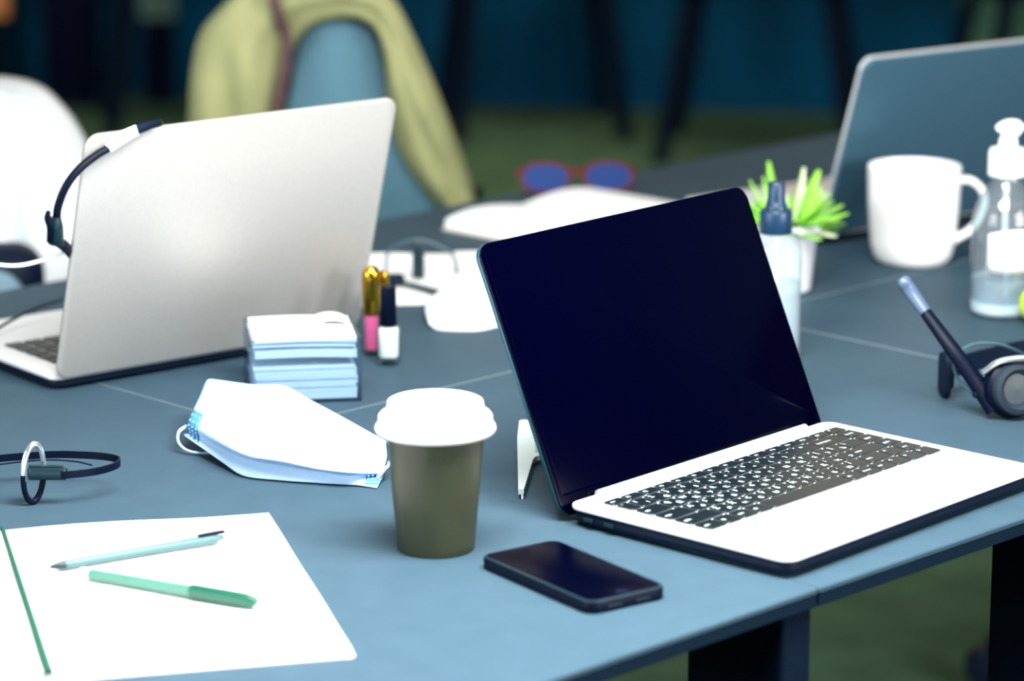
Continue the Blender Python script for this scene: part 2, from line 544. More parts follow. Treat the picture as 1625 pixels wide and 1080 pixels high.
# ------------------------------------------------------------------ laptops seen from behind
def back_laptop(label, x, y, a, W, D, SH, tilt, m_lid, m_rim, full):
    t = thing('laptop', label, 'laptop', (x, y), a)
    obj('bottom_shell', MB().slab(W / 2, D / 2, W - 0.004, D - 0.004, 0.002, 0.0095, 0.012, 0.0035), m_blacksoft if full else m_black, t)
    obj('deck', MB().slab(W / 2, D / 2, W, D, 0.0096, 0.0138, 0.012, 0.0012), m_deck, t)
    for fx in (0.03, W - 0.03):
        for fy in (0.03, D - 0.03):
            obj('foot', MB().lathe([(0.006, 0), (0.006, 0.0021)], 16, (fx, fy, 0)), m_black, t)
    obj('trackpad', MB().slab(W / 2, D - 0.045, 0.105, 0.068, 0.0138, 0.0140, 0.004, 0.0001), m_alu, t)
    obj('hinge_bar', MB().tube([(0.05, 0.004, 0.0135), (W - 0.05, 0.004, 0.0135)], 0.004, 14), m_blacksoft, t)
    km = make_mesh('key', MB().slab(0, 0, 0.0165, 0.0155, 0, 0.0013, 0.0012, 0.0003, n=2, bseg=1, bot=False), m_teal if full else m_key)
    sp = make_mesh('key', MB().slab(0, 0, 0.095, 0.0155, 0, 0.0013, 0.0012, 0.0003, n=2, bseg=1, bot=False), m_teal if full else m_key)
    nx = 14
    ux = (W - 0.046) / nx
    for r in range(6):
        for c in range(nx):
            if r == 5 and 4 <= c <= 8:
                if c != 6:
                    continue
                me = sp
            else:
                me = km
            k = bpy.data.objects.new('key', me)
            COL.objects.link(k)
            k.parent = t
            k.location = (0.023 + (c + 0.5) * ux, 0.022 + r * 0.0182 + 0.008, 0.0138)
    M = Matrix(((1, 0, 0, 0), (0, -sin(tilt), -cos(tilt), 0.0), (0, cos(tilt), -sin(tilt), 0.012), (0, 0, 0, 1)))
    obj('lid_shell', MB().slab(W / 2, SH / 2, W, SH, -0.001, 0.0035, 0.013, 0.002, M, n=8, bseg=3), m_lid, t)
    if m_rim:
        obj('lid_rim', MB().slab(W / 2, SH / 2, W + 0.004, SH + 0.004, -0.0035, -0.0009, 0.0145, 0.001, M, n=8), m_rim, t)
    obj('screen', MB().slab(W / 2, SH / 2, W - 0.006, SH - 0.006, -0.0048, -0.0034 if m_rim else -0.0009, 0.011, 0.0004, M), m_gloss, t)
    return t
back_laptop('silver-grey laptop seen from behind with a headband hooked over its corner', -0.3937, 2.6391, 0.672, 0.3204, 0.222, 0.2309, 0.2823, m_lidgrey, None, True)
back_laptop('dark slate laptop with pale rim seen from behind the white mug', 0.3241, 3.2558, 0.6195, 0.325, 0.235, 0.2016, 0.3049, m_lidslate, m_alu, False)

# ------------------------------------------------------------------ coffee cup
t = thing('coffee_cup', 'brown kraft takeaway coffee cup with a white lid', 'cup', (-0.0549, 2.1902))
obj('cup_body', MB().lathe([(0.0, 0.004), (0.0255, 0.004), (0.0262, 0.0), (0.0275, 0.0), (0.0281, 0.002), (0.0352, 0.0885), (0.0366, 0.0895), (0.0366, 0.091), (0.0350, 0.091)], 56, cap0=False), m_kraft, t)
obj('lid', MB().lathe([(0.0368, 0.0875), (0.0400, 0.0872), (0.0428, 0.0880), (0.0437, 0.0900), (0.0430, 0.0922), (0.0408, 0.0936), (0.0405, 0.0945), (0.0412, 0.0965), (0.0410, 0.0990), (0.0396, 0.1008),
                       (0.0362, 0.1020), (0.0352, 0.1032), (0.0349, 0.1075), (0.0342, 0.1098), (0.0325, 0.1104), (0.0312, 0.1094), (0.0300, 0.1080), (0.0, 0.1078)], 64, cap1=False), mat('cup_lid_plastic', (196, 193, 198), 0.4, var=0.01), t)
obj('sip_hole', MB().slab(0.0, 0.022, 0.009, 0.004, 0.1078, 0.10815, 0.002, 0.0001), m_blacksoft, t)

# ------------------------------------------------------------------ phone
t = thing('smartphone', 'black smartphone lying on the table in front of the laptop', 'phone', (0.0419, 2.109), math.atan2(-0.1093, 0.0763))
obj('body', MB().slab(0, 0, 0.1335, 0.0672, 0.0, 0.0086, 0.0095, 0.0012, n=8), m_black, t)
obj('bezel_frame', MB().slab(0, 0, 0.1322, 0.0660, 0.0080, 0.0092, 0.0092, 0.0008, n=8), m_teal, t)
obj('screen', MB().slab(0, 0.0, 0.1285, 0.0622, 0.0088, 0.0094, 0.0075, 0.0002, n=8), m_phoneglass, t)
obj('earpiece', MB().slab(-0.0585, 0, 0.0012, 0.011, 0.0094, 0.0095, 0.0005, 0.00004), m_blacksoft, t)
obj('home_button', MB().lathe([(0.0052, 0.0094), (0.0052, 0.00948), (0.0, 0.00948)], 24, (0.0585, 0, 0), cap1=False), m_black, t)
for dx in (-0.012, 0.012):
    obj('speaker_grille', MB().slab(0.0667, dx, 0.0004, 0.012, 0.0032, 0.0045, 0.0001, 0.00004), m_teal, t)

# ------------------------------------------------------------------ notebook and pens
t = thing('notebook', 'large open notebook with blank white pages and a green spine strip', 'notebook', (-0.3712, 2.2118), 0.245)
PH, PW = 0.318, 0.196
def page(sgn, lift):
    pts = []
    for i in range(13):
        u = i / 12
        z = 0.0065 + lift * (0.0010 * sin(pi * min(1, u * 1.4)) - 0.0006 * u)
        pts.append([(sgn * u * PW, -PH * j / 16, z + 0.0004 * sin(j * 0.8 + i * 0.5)) for j in range(17)])
    return pts
for sgn in (1, -1):
    top = page(sgn, 1.0)
    mb = MB().grid(top)
    base = [[(p[0], p[1], 0.0018) for p in r] for r in top]
    mb.grid(base)
    for e in (lambda g: g[0], lambda g: g[-1], lambda g: [r[0] for r in g], lambda g: [r[-1] for r in g]):
        mb.grid([e(top), e(base)])
    obj('page_block', mb, m_paper, t)
    obj('cover', MB().slab(sgn * (PW / 2 + 0.001), -PH / 2, PW + 0.002, PH + 0.004, 0.0, 0.0017, 0.004, 0.0004), m_paper, t)
obj('spine_strip', MB().tube([(0, 0.003, 0.0078), (0, -0.1, 0.0078), (0, -PH - 0.003, 0.0078)], [(0.0016, 0.0016), (0.0018, 0.0022), (0.002, 0.0034)], 10, upv=(0, 0, 1)), m_green, t)

def pen(name, label, a, b, z, rad, parts):
    a, b = Vector(a), Vector(b)
    d = b - a
    t = thing(name, label, 'pen', (a.x, a.y, z), math.atan2(d.y, d.x), 'pens on the notebook')
    L = d.length
    for nm, pf, mt in parts:
        M = Matrix.Translation((0, 0, 0)) @ Matrix.Rotation(pi / 2, 4, 'Y')
        obj(nm, MB().lathe([(r * rad, u * L) for r, u in pf], 20, M=M), mt, t)
    return t
NZ = 0.0072
p1 = pen('ballpoint_pen', 'slim pale mint pen with dark tip and dark clip on the notebook', (-0.3228, 2.1074), (-0.2072, 2.1795), NZ + 0.0043, 0.0036,
    [('tip', [(0.15, 0.0), (0.5, 0.02), (0.9, 0.07), (0.95, 0.09)], m_teal), ('barrel', [(1.0, 0.09), (1.0, 0.5), (1.0, 0.93), (0.9, 0.96)], m_palemint),
     ('push_button', [(0.6, 0.96), (0.6, 0.995), (0.4, 1.0)], m_palemint)])
obj('clip', MB().ribbon([(0.116, 0, 0.0040), (0.126, 0, 0.0042), (0.1365, 0, 0.0042)], 0.0042, 0.0018, upv=(0, 1, 0)), m_black, p1)
p2 = pen('felt_pen', 'green felt pen with a darker green cap on the notebook', (-0.2990, 2.0935), (-0.1716, 2.0289), NZ + 0.0050, 0.0046,
    [('end_plug', [(0.6, 0.0), (0.85, 0.01), (0.85, 0.06)], m_white), ('barrel', [(0.88, 0.06), (0.92, 0.1), (0.92, 0.64)], m_mint), ('cap', [(1.12, 0.64), (1.15, 0.66), (1.1, 0.94), (0.95, 0.985), (0.6, 1.0)], m_green)])

# ------------------------------------------------------------------ face mask in front
def bspl(rows, nu, nv):
    R = [spline([Vector(p) for p in r], nu)[0] for r in rows]
    n = len(R[0])
    cols = [spline([R[i][j] for i in range(len(R))], nv)[0] for j in range(n)]
    return [[cols[j][i] for j in range(n)] for i in range(len(cols[0]))]
def face_mask(label, rows, org, strips, loops, group, cloth=None):
    cloth = cloth or m_mask
    t = thing('face_mask', label, 'face mask', org, 0, group)
    R = [rel(r, org) for r in rows]
    g = bspl(R, 8, 8)
    rnd = random.Random(3)
    out = []
    for i, r in enumerate(g):
        q = []
        for j, p in enumerate(r):
            u, v = j / (len(r) - 1), i / (len(g) - 1)
            edge = sin(pi * u) ** 0.5 if 0 < u < 1 else 0
            amp = edge * (0.0030 * (abs(sin(v * 9 + 0.9 * sin(u * 4))) ** 0.6 - 0.5) + 0.0010 * sin(u * 17 + v * 9)) * (1 if 0.2 < v < 0.6 else 0.35)
            z = max(p.z + amp * (1 if v < 0.93 else 0), 0.0012)
            q.append((p.x, p.y - amp * 0.5, z))
        out.append(q)
    obj('cloth', MB().grid(out), cloth, t, solid=0.0012, ang=70)
    for i0, i1, j0, j1 in strips:
        mb = MB()
        patch = []
        for i in range(i0, i1 + 1):
            pr = []
            for j in range(j0, j1 + 1):
                a_, b_ = out[min(i + 1, i1)][j], out[max(i - 1, i0)][j]
                c_, d_ = out[i][min(j + 1, len(out[i]) - 1)], out[i][max(j - 1, 0)]
                n = (Vector(c_) - Vector(d_)).cross(Vector(a_) - Vector(b_)).normalized()
                if n.y > 0:
                    n = -n
                pr.append(tuple(Vector(out[i][j]) + n * 0.0009))
            patch.append(pr)
        obj('weld_strip', MB().grid(patch), m_maskdot, t, solid=0.0002)
        for i in range(i0 + 1, i1, 2):
            for j in range(j0, j1):
                for a in (0.5,):
                    for b in (0.5,):
                        P = Vector(out[i][j]).lerp(Vector(out[i + 1][j]), a).lerp(Vector(out[i][j + 1]).lerp(Vector(out[i + 1][j + 1]), a), b)
                        n = (Vector(out[i][j + 1]) - Vector(out[i][j])).cross(Vector(out[i + 1][j]) - Vector(out[i][j])).normalized()
                        if n.y > 0:
                            n = -n
                        P = P + n * 0.0011
                        mb.box(tuple(P), (0.0014, 0.0010, 0.0010))
        o = obj('weld_dots', mb, m_mask, t, smooth=False)
        o['kind'] = 'stuff'
    for lp in loops:
        obj('ear_loop', MB().tube(rel(lp, org), (0.0016, 0.0011), 8, res=8), cloth, t)
    return t
m0 = [(-0.2496,2.5300,0.0393),(-0.2316,2.5200,0.0397),(-0.2075,2.5100,0.0391),(-0.1851,2.5000,0.0411),(-0.1594,2.4800,0.0320),(-0.1295,2.4500,0.0242),(-0.1000,2.4300,0.0130)]
m1 = [(-0.2552,2.5000,0.0310),(-0.2301,2.4600,0.0320),(-0.2047,2.4400,0.0321),(-0.1789,2.4300,0.0306),(-0.1519,2.4200,0.0219),(-0.1253,2.4050,0.0147),(-0.0982,2.3950,0.0108)]
m2 = [(-0.2597,2.4600,0.0226),(-0.2325,2.4090,0.0232),(-0.2051,2.3710,0.0226),(-0.1772,2.3580,0.0207),(-0.1499,2.3510,0.0172),(-0.1253,2.3450,0.0143),(-0.0998,2.3600,0.0089)]
m2b = [(p[0], p[1] + (0.006 if 0 < k < 6 else 0.002), p[2] * 0.55 + 0.0005) for k, p in enumerate(m2)]
m3 = [(-0.2635,2.4550,0.0124),(-0.2284,2.4010,0.0050),(-0.2078,2.3735,0.0012),(-0.1792,2.3620,0.0012),(-0.1495,2.3550,0.0012),(-0.1225,2.3495,0.0012),(-0.1040,2.3420,0.0012)]
mb0 = [(p[0] + 0.004, p[1] + 0.035, max(0.0013, p[2] - 0.03)) for p in m0]
face_mask('white and pale blue pleated face mask beside the coffee cup', [mb0, m0, m1, m2, m2b, m3], (-0.18, 2.44), [(20, 38, 0, 3), (26, 39, 44, 48)],
          [[(-0.262, 2.462, 0.018), (-0.2675, 2.455, 0.0150), (-0.2670, 2.447, 0.0085), (-0.2590, 2.440, 0.0035), (-0.245, 2.438, 0.002), (-0.225, 2.44, 0.002)],
           [(-0.104, 2.352, 0.006), (-0.094, 2.372, 0.012), (-0.086, 2.387, 0.006), (-0.088, 2.40, 0.002), (-0.098, 2.41, 0.002)]], 'face masks on the tables')
# second mask, far behind
k0 = [(-0.072,3.02,0.004),(-0.050,3.05,0.012),(-0.025,3.08,0.018),(0.0,3.10,0.02),(0.03,3.10,0.010)]
k1 = [(-0.082,2.94,0.008),(-0.056,2.96,0.024),(-0.028,2.985,0.034),(0.0,3.0,0.032),(0.035,3.0,0.012)]
k2 = [(-0.078,2.885,0.004),(-0.058,2.885,0.012),(-0.034,2.892,0.014),(-0.008,2.902,0.012),(0.03,2.92,0.006)]
k3 = [(-0.074,2.880,0.0015),(-0.058,2.878,0.0015),(-0.034,2.882,0.0015),(-0.008,2.896,0.0015),(0.03,2.91,0.0015)]
face_mask('crumpled white face mask half hidden behind the black laptop screen', [k0, k1, k2, k3], (-0.03, 2.95), [], [[(-0.076, 2.885, 0.004), (-0.07, 2.872, 0.002), (-0.05, 2.866, 0.002), (-0.03, 2.868, 0.002), (-0.012, 2.885, 0.002)]], 'face masks on the tables', mat('white_mask_fabric', (236, 246, 248), 0.9, spec=0.1, var=0.02, vscale=200))

# ------------------------------------------------------------------ comb
t = thing('comb', 'white rat-tail comb beside the black laptop screen', 'comb', (0.006, 2.314), 0.0)
ol = [(-0.0012, 0.0), (0.0030, 0.0005), (0.0105, 0.085), (0.0130, 0.094), (0.0200, 0.0985), (0.0400, 0.1005), (0.0410, 0.104), (0.0125, 0.1045), (0.0130, 0.200), (0.0400, 0.200), (0.0400, 0.2045), (0.0030, 0.2055), (0.0, 0.2035), (-0.0018, 0.15)]
mb = MB()
mb.stack([[(x, y, z) for x, y in ol] for z in (0.004, 0.0046, 0.0074, 0.008)])
m_comb = mat('comb_plastic', (190, 206, 208), 0.4, var=0.02)
obj('handle_and_spine', mb, m_comb, t, ang=30)
tm = MB()
for i in range(32):
    yy = 0.1065 + i * 0.00295
    tm.box((0.0262, yy, 0.006), (0.028, 0.00145, 0.0026))
o = obj('teeth', tm, m_comb, t, smooth=False)
o['kind'] = 'stuff'
for yy in (0.002, 0.198):
    obj('rest_bump', MB().lathe([(0.0008, 0.0), (0.0012, 0.0041)], 10, (0.002, yy, 0)), m_white, t)

# ------------------------------------------------------------------ memo cube
ho = (-0.2213, 2.597)
t = thing('memo_holder', 'clear acrylic box holding a stack of memo paper', 'memo box', ho, 0.15)
HW, HD, HH, th = 0.0945, 0.088, 0.056, 0.002
obj('base_plate', MB().box((HW / 2, HD / 2, th / 2), (HW, HD, th)), m_acryl, t, smooth=False)
obj('side_wall', MB().box((th / 2, HD / 2, HH / 2 + th / 2), (th, HD, HH - th)), m_acryl, t, smooth=False)
obj('side_wall', MB().box((HW - th / 2, HD / 2, HH / 2 + th / 2), (th, HD, HH - th)), m_acryl, t, smooth=False)
obj('back_wall', MB().box((HW / 2, HD - th / 2, HH / 2 + th / 2), (HW - 2 * th, th, HH - th)), m_acryl, t, smooth=False)
obj('front_wall', MB().box((HW / 2, th / 2, HH / 2 + th / 2), (HW - 2 * th, th, HH - th)), m_acryl, t, smooth=False)
t = thing('memo_paper', 'stack of loose white memo sheets inside the clear box', 'paper stack', (ho[0], ho[1], th), 0.15)
rnd = random.Random(5)
z = 0.0002
for k in range(9):
    hgt = [0.003, 0.0028, 0.0045, 0.0024, 0.0046, 0.002, 0.004, 0.0028, 0.0022][k]
    dx, dy = rnd.uniform(-0.0012, 0.0012), rnd.uniform(-0.001, 0.001)
    obj('sheet_bundle', MB().box((HW / 2 + dx, HD / 2 + dy, z + hgt / 2), (HW - 0.008, HD - 0.008, hgt - 0.0003)), m_paperblue, t, smooth=False)
    z += hgt
def curl(z0, lift, bulge, hgt, dx):
    top = []
    for i in range(11):
        u = i / 10
        top.append([(0.004 + u * (HW - 0.008) + dx, 0.004 + v / 8 * (HD - 0.008), z0 + bulge * sin(pi * u) - lift * (v / 8 - 0.5) + 0.0012 * (1 - u)) for v in range(9)])
    bot = [[(p[0], p[1], p[2] - hgt) for p in r] for r in top]
    mb = MB().grid(top).grid(bot)
    for e in (lambda g: g[0], lambda g: g[-1], lambda g: [r[0] for r in g], lambda g: [r[-1] for r in g]):
        mb.grid([e(top), e(bot)])
    return mb
obj('sheet_bundle', curl(0.0440, -0.004, 0.001, 0.0065, 0.0005), m_paper, t)
obj('sheet_bundle', curl(0.0480, -0.002, 0.0008, 0.0020, -0.0006), m_paperblue, t)
obj('sheet_bundle', curl(0.0530, -0.001, 0.0012, 0.0040, 0.0004), m_paper, t)
obj('curled_sheet', MB().grid([[(0.006 + 0.0 * v, 0.006 + 0.09 * 0 + v * 0.009, 0.0575 + 0.012 * (u / 8) ** 2) if False else (0.058 + u * 0.004, 0.045 + v * 0.004, 0.0536 + 0.0055 * sin(pi * u / 8) ** 0.7) for v in range(9)] for u in range(9)]), m_paper, t, solid=0.0004)

# ------------------------------------------------------------------ cosmetics
t = thing('lip_gloss', 'pink lip gloss tube with a rounded gold cap', 'lip gloss', (-0.1267, 2.7779))
obj('tube', MB().lathe([(0.0, 0.0), (0.0068, 0.0), (0.0075, 0.001), (0.0075, 0.0365), (0.006, 0.0375)], 28, cap0=False), m_glass, t)
obj('gloss', MB().lathe([(0.0, 0.005), (0.0055, 0.005), (0.0062, 0.006), (0.0062, 0.0365), (0.0, 0.0365)], 28, cap0=False, cap1=False), m_pink, t)
obj('cap', MB().lathe([(0.0076, 0.0378), (0.0079, 0.0385), (0.0081, 0.066), (0.0082, 0.070), (0.0080, 0.0745), (0.0070, 0.0785), (0.0048, 0.0812), (0.0, 0.0822)], 32, cap1=False), m_gold, t)
t = thing('lip_gloss', 'gold-capped tube almost hidden behind the black nail polish cap', 'lip gloss', (-0.1172, 2.790))
obj('tube', MB().lathe([(0.0, 0.0), (0.0060, 0.0), (0.0062, 0.036), (0.005, 0.037)], 24, cap0=False), m_teal, t)
obj('cap', MB().lathe([(0.0060, 0.0372), (0.0062, 0.070), (0.0054, 0.0735), (0.0, 0.075)], 24, cap1=False), m_gold, t)
t = thing('nail_polish', 'white nail polish bottle with a tall black cap', 'nail polish', (-0.1099, 2.7401))
obj('bottle', MB().slab(0, 0, 0.0210, 0.0190, 0.0, 0.0362, 0.0075, 0.003), m_glass, t)
obj('polish', MB().slab(0, 0, 0.0180, 0.0160, 0.0065, 0.0348, 0.0062, 0.003), m_nail, t)
obj('cap', MB().lathe([(0.0074, 0.0364), (0.0078, 0.0370), (0.0070, 0.0705), (0.0062, 0.0714), (0.0, 0.0715)], 28, cap1=False), m_black, t)

# ------------------------------------------------------------------ headset hooked over the silver laptop
org = (-0.38, 2.59)
t = thing('headset', 'black headband hooked over the top corner of the silver-grey laptop', 'headset', org)
band = [(-0.3781, 2.5797, 0.1628), (-0.3763, 2.5768, 0.1746), (-0.3693, 2.5759, 0.1917), (-0.3586, 2.5807, 0.2057), (-0.3447, 2.5891, 0.2163), (-0.3353, 2.5947, 0.2211)]
obj('headband', MB().tube(rel(band, org), (0.0034, 0.0022), 12, res=6), m_black, t)
obj('band_plate', MB().tube(rel([(-0.3357, 2.5945, 0.2209), (-0.3238, 2.601, 0.2291), (-0.3127, 2.6105, 0.2338)], org), [(0.0042, 0.0016), (0.0055, 0.0016), (0.0045, 0.0016)], 12, res=6), m_white, t)
obj('headband', MB().tube(rel([(-0.3135, 2.6098, 0.2335), (-0.3080, 2.615, 0.2352), (-0.3022, 2.6209, 0.2362), (-0.2950, 2.632, 0.2366)], org), [(0.0042, 0.0022), (0.0042, 0.0022), (0.0036, 0.0022), (0.0030, 0.002)], 12, res=6), m_blacksoft, t)
obj('gold_clip', MB().tube(rel([(-0.2956, 2.630, 0.2385), (-0.2936, 2.634, 0.2352)], org), 0.0016, 8), m_gold, t)
obj('slider_joint', MB().tube(rel([(-0.3790, 2.5792, 0.166), (-0.3788, 2.580, 0.158), (-0.3792, 2.5825, 0.148), (-0.3800, 2.584, 0.142)], org), [(0.0045, 0.0045), (0.0058, 0.0056), (0.0060, 0.0052), (0.0066, 0.004)], 14, res=5), m_teal, t)
obj('cushion_fin', MB().tube(rel([(-0.3836, 2.5722, 0.1725), (-0.3846, 2.5735, 0.1660), (-0.3826, 2.576, 0.1575), (-0.3836, 2.581, 0.1450)], org), [(0.0016, 0.001), (0.003, 0.0018), (0.0035, 0.003), (0.0038, 0.003)], 12, res=5), m_black, t)
obj('ear_arm', MB().tube(rel([(-0.3792, 2.584, 0.1440), (-0.3758, 2.60, 0.1375), (-0.3725, 2.624, 0.1245), (-0.3690, 2.641, 0.1120)], org), [(0.004, 0.003), (0.005, 0.004), (0.0048, 0.0035), (0.004, 0.003)], 12, res=5), m_black, t)
obj('white_wire', MB().tube(rel([(-0.3770, 2.608, 0.1300), (-0.3818, 2.6056, 0.1279), (-0.3973, 2.5944, 0.1249), (-0.4115, 2.5834, 0.124), (-0.4252, 2.5713, 0.1271), (-0.443, 2.5542, 0.1351)], org), 0.0017, 8, res=6), m_white, t)
obj('cord', MB().tube(rel([(-0.500, 2.70, 0.0025), (-0.4684, 2.7500, 0.0200), (-0.4619, 2.7800, 0.0247), (-0.4392, 2.8200, 0.0312), (-0.4106, 2.8400, 0.0373), (-0.390, 2.80, 0.052), (-0.376, 2.70, 0.088), (-0.3700, 2.640, 0.112)], org), 0.0016, 8, res=8), m_teal, t)

# ------------------------------------------------------------------ headset lying at the left
org = (-0.3617, 2.30)
t = thing('headset', 'thin headband with an upright oval temple loop beside the notebook', 'headset', org)
band = [(-0.3344,2.2950,0.0250),(-0.3157,2.3050,0.0246),(-0.3033,2.3200,0.0243),(-0.3003,2.3350,0.0241),(-0.3073,2.3450,0.0243),(-0.3271,2.3550,0.0235),(-0.3570,2.3600,0.0226),(-0.3952,2.3550,0.0210),(-0.4219,2.3400,0.0212),(-0.450,2.315,0.0212)]
obj('headband', MB().ribbon(rel([(-0.3460, 2.296, 0.0250)] + band, org), 0.0056, 0.0013, res=8), m_black, t)
loop = []
for k in range(28):
    a = 2 * pi * k / 28
    loop.append((0.0005 + 0.0069 * cos(a) + 0.0012 * sin(a), 0.006 * cos(a), 0.0250 + 0.0227 * sin(a)))
obj('temple_loop', MB().tube(loop[27:] + loop[:16], (0.0021, 0.0023), 10), m_steel, t)  # bright upper half paints the highlight from overhead
obj('temple_loop', MB().tube(loop[14:] + loop[:1], (0.0022, 0.0024), 10), m_black, t)  # black lower half paints the shaded underside of the same loop
obj('slider', MB().slab(0.0115, -0.002, 0.030, 0.008, 0.0205, 0.0300, 0.003, 0.002), m_teal, t)
obj('slider_ridge', MB().slab(0.0105, -0.002, 0.026, 0.004, 0.0298, 0.0318, 0.0019, 0.0008), m_teal, t)
obj('wire', MB().tube(rel([(-0.450, 2.318, 0.0165), (-0.3952, 2.348, 0.0180), (-0.3617, 2.352, 0.0205), (-0.3380, 2.352, 0.0195), (-0.3230, 2.343, 0.0190)], org), 0.0007, 6, res=6), m_blacksoft, t)
obj('ear_pad', MB().tube(rel([(-0.452, 2.317, 0.0195), (-0.462, 2.308, 0.0195)], org), (0.0195, 0.016), 20), m_black, t)

# ------------------------------------------------------------------ headset with microphone on the right
org = (0.41, 2.56)
t = thing('headset', 'black headset with a raised microphone boom at the right edge', 'headset', org)
bm_ = [(0.3276,2.6000,0.1098),(0.3300,2.6000,0.1062),(0.3354,2.6000,0.0982),(0.3479,2.5900,0.0814)]
obj('microphone', MB().tube(rel(bm_, org), [(0.0022, 0.0040), (0.0048, 0.0062), (0.0048, 0.0064), (0.0040, 0.0052)], 14, res=6, upv=(0.3, -1, 0)), m_steel if False else mat('grey_soft_plastic', (72, 90, 116), 0.35, var=0.03), t)
obj('boom', MB().tube(rel([(0.3473,2.5905,0.0822),(0.3672,2.5700,0.0564),(0.3850,2.5600,0.0328),(0.4028,2.5500,0.0090)], org), [(0.0042, 0.0052), (0.0046, 0.0064), (0.0052, 0.0072), (0.0060, 0.0090)], 14, res=6, upv=(0.3, -1, 0)), m_black, t)
Mc = Matrix.Translation((0.0068, -0.004, 0.0255)) @ Matrix.Rotation(radians(18), 4, 'Z') @ Matrix.Rotation(radians(82), 4, 'X')
obj('ear_cup', MB().lathe([(0.0, -0.010), (0.018, -0.010), (0.0245, -0.006), (0.0255, 0.0), (0.0245, 0.005), (0.021, 0.008)], 40, M=Mc, cap0=False), m_black, t)
obj('ear_cushion', MB().lathe([(0.0215, 0.006), (0.0225, 0.009), (0.021, 0.013), (0.017, 0.0145), (0.0135, 0.012), (0.0125, 0.008)], 40, M=Mc, cap0=False, cap1=False), mat('grey_blue_foam', (12, 30, 46), 0.7, var=0.08), t)
obj('ear_mesh', MB().lathe([(0.0, 0.0095), (0.0132, 0.0092)], 32, M=Mc, cap0=False, cap1=False), m_teal, t)
obj('cup_hinge', MB().tube(rel([(0.392,2.552,0.040),(0.405,2.549,0.0500),(0.425,2.5475,0.0530),(0.447,2.552,0.051)], org), (0.0028, 0.0045), 10, res=6), m_steel, t)
obj('strain_relief', MB().tube(rel([(0.3840,2.556,0.0205),(0.3885,2.5545,0.0205),(0.3930,2.553,0.0205),(0.3975,2.5515,0.0205)], org), [0.0022, 0.0036, 0.0030, 0.0042, 0.0034, 0.0046, 0.004], 10, res=6), m_blacksoft, t)
obj('cable', MB().tube(rel([(0.3862,2.5550,0.0205),(0.3788,2.5650,0.0238),(0.3731,2.5750,0.0305),(0.3715,2.5850,0.0389),(0.3769,2.5950,0.0463),(0.3914,2.6050,0.0516),(0.4117,2.6150,0.0492),(0.4296,2.6250,0.0412),(0.4496,2.6450,0.0269),(0.48,2.67,0.004),(0.52,2.68,0.0025)], org), 0.0014, 8, res=8), m_cable, t)
obj('headband', MB().ribbon(rel([(0.3775,2.6250,0.0265),(0.4077,2.6600,0.0250),(0.4529,2.7000,0.0240),(0.5006,2.7100,0.0240),(0.545,2.690,0.024),(0.565,2.65,0.024)], org), 0.0170, 0.003, res=8), m_blacksoft, t)
Mp = Matrix.Translation(tuple(Vector((0.3695, 2.6215, 0.0205)) - Vector((0.41, 2.56, 0)))) @ Matrix.Rotation(radians(-78), 4, 'Z') @ Matrix.Rotation(radians(90), 4, 'X')
obj('temple_pad', MB().slab(0, 0, 0.022, 0.040, -0.003, 0.003, 0.009, 0.002, Mp), m_blacksoft, t)
obj('pad_back', MB().slab(0, 0.002, 0.016, 0.030, -0.0062, -0.0032, 0.007, 0.001, Mp), m_black, t)

# ------------------------------------------------------------------ headset behind, on the papers
org = (-0.09, 3.05)
t = thing('headset', 'blurred dark headset lying on white papers behind the gold cap', 'headset', org)
obj('boom', MB().tube(rel([(-0.1147,3.0500,0.0080),(-0.0878,3.0200,0.0078),(-0.0700,2.9980,0.0075),(-0.0600,2.984,0.0075),(-0.0512,2.9680,0.0075)], org), [(0.002, 0.003), (0.0024, 0.004), (0.003, 0.0048), (0.0036, 0.006), (0.003, 0.004)], 12, res=6), m_teal, t)
obj('temple_pad', MB().slab(-0.003, 0.03, 0.012, 0.006, 0.0042, 0.041, 0.0025, 0.002), m_teal, t)
obj('headband', MB().tube(rel([(-0.1264,3.0900,0.0050),(-0.1240,3.0950,0.0262),(-0.1150,3.0950,0.0345),(-0.0960,3.0950,0.0400),(-0.0772,3.0950,0.0355),(-0.0596,3.0950,0.0250),(-0.054,3.095,0.005)], org), 0.0016, 8, res=8), m_cable, t)
obj('boom_joint', MB().lathe([(0.0, 0.0045), (0.010, 0.0045), (0.011, 0.008), (0.009, 0.013), (0.0, 0.014)], 24, (-0.026, 0.004, 0), cap0=False, cap1=False), m_blacksoft, t)

# ------------------------------------------------------------------ papers behind
def paper(name, label, quad, z, thk, group):
    cx = sum(p[0] for p in quad) / 4
    cy = sum(p[1] for p in quad) / 4
    pts = []
    for i in range(9):
        u = i / 8
        a = Vector(quad[0]).lerp(Vector(quad[1]), u)
        b = Vector(quad[3]).lerp(Vector(quad[2]), u)
        pts.append([(*(a.lerp(b, j / 8) - Vector((cx, cy))), 0.0006 * sin(i * 1.1 + j * 0.6) + 0.0006) for j in range(9)])
    top = [[(p[0], p[1], p[2] + thk) for p in r] for r in pts]
    bot = [[(p[0], p[1], 0.0) for p in r] for r in pts]
    mb = MB().grid(top).grid(bot)
    for e in (lambda g: g[0], lambda g: g[-1], lambda g: [r[0] for r in g], lambda g: [r[-1] for r in g]):
        mb.grid([e(top), e(bot)])
    o = obj(name, mb, m_paper)
    o.location = (cx, cy, TZ + z)
    return tag(o, label, 'paper', group)
paper('paper_sheets', 'white paper sheets lying flat behind the lip gloss', [(-0.152, 3.205), (-0.02, 3.205), (-0.03, 2.985), (-0.150, 2.972)], 0.0002, 0.002, 'loose papers')
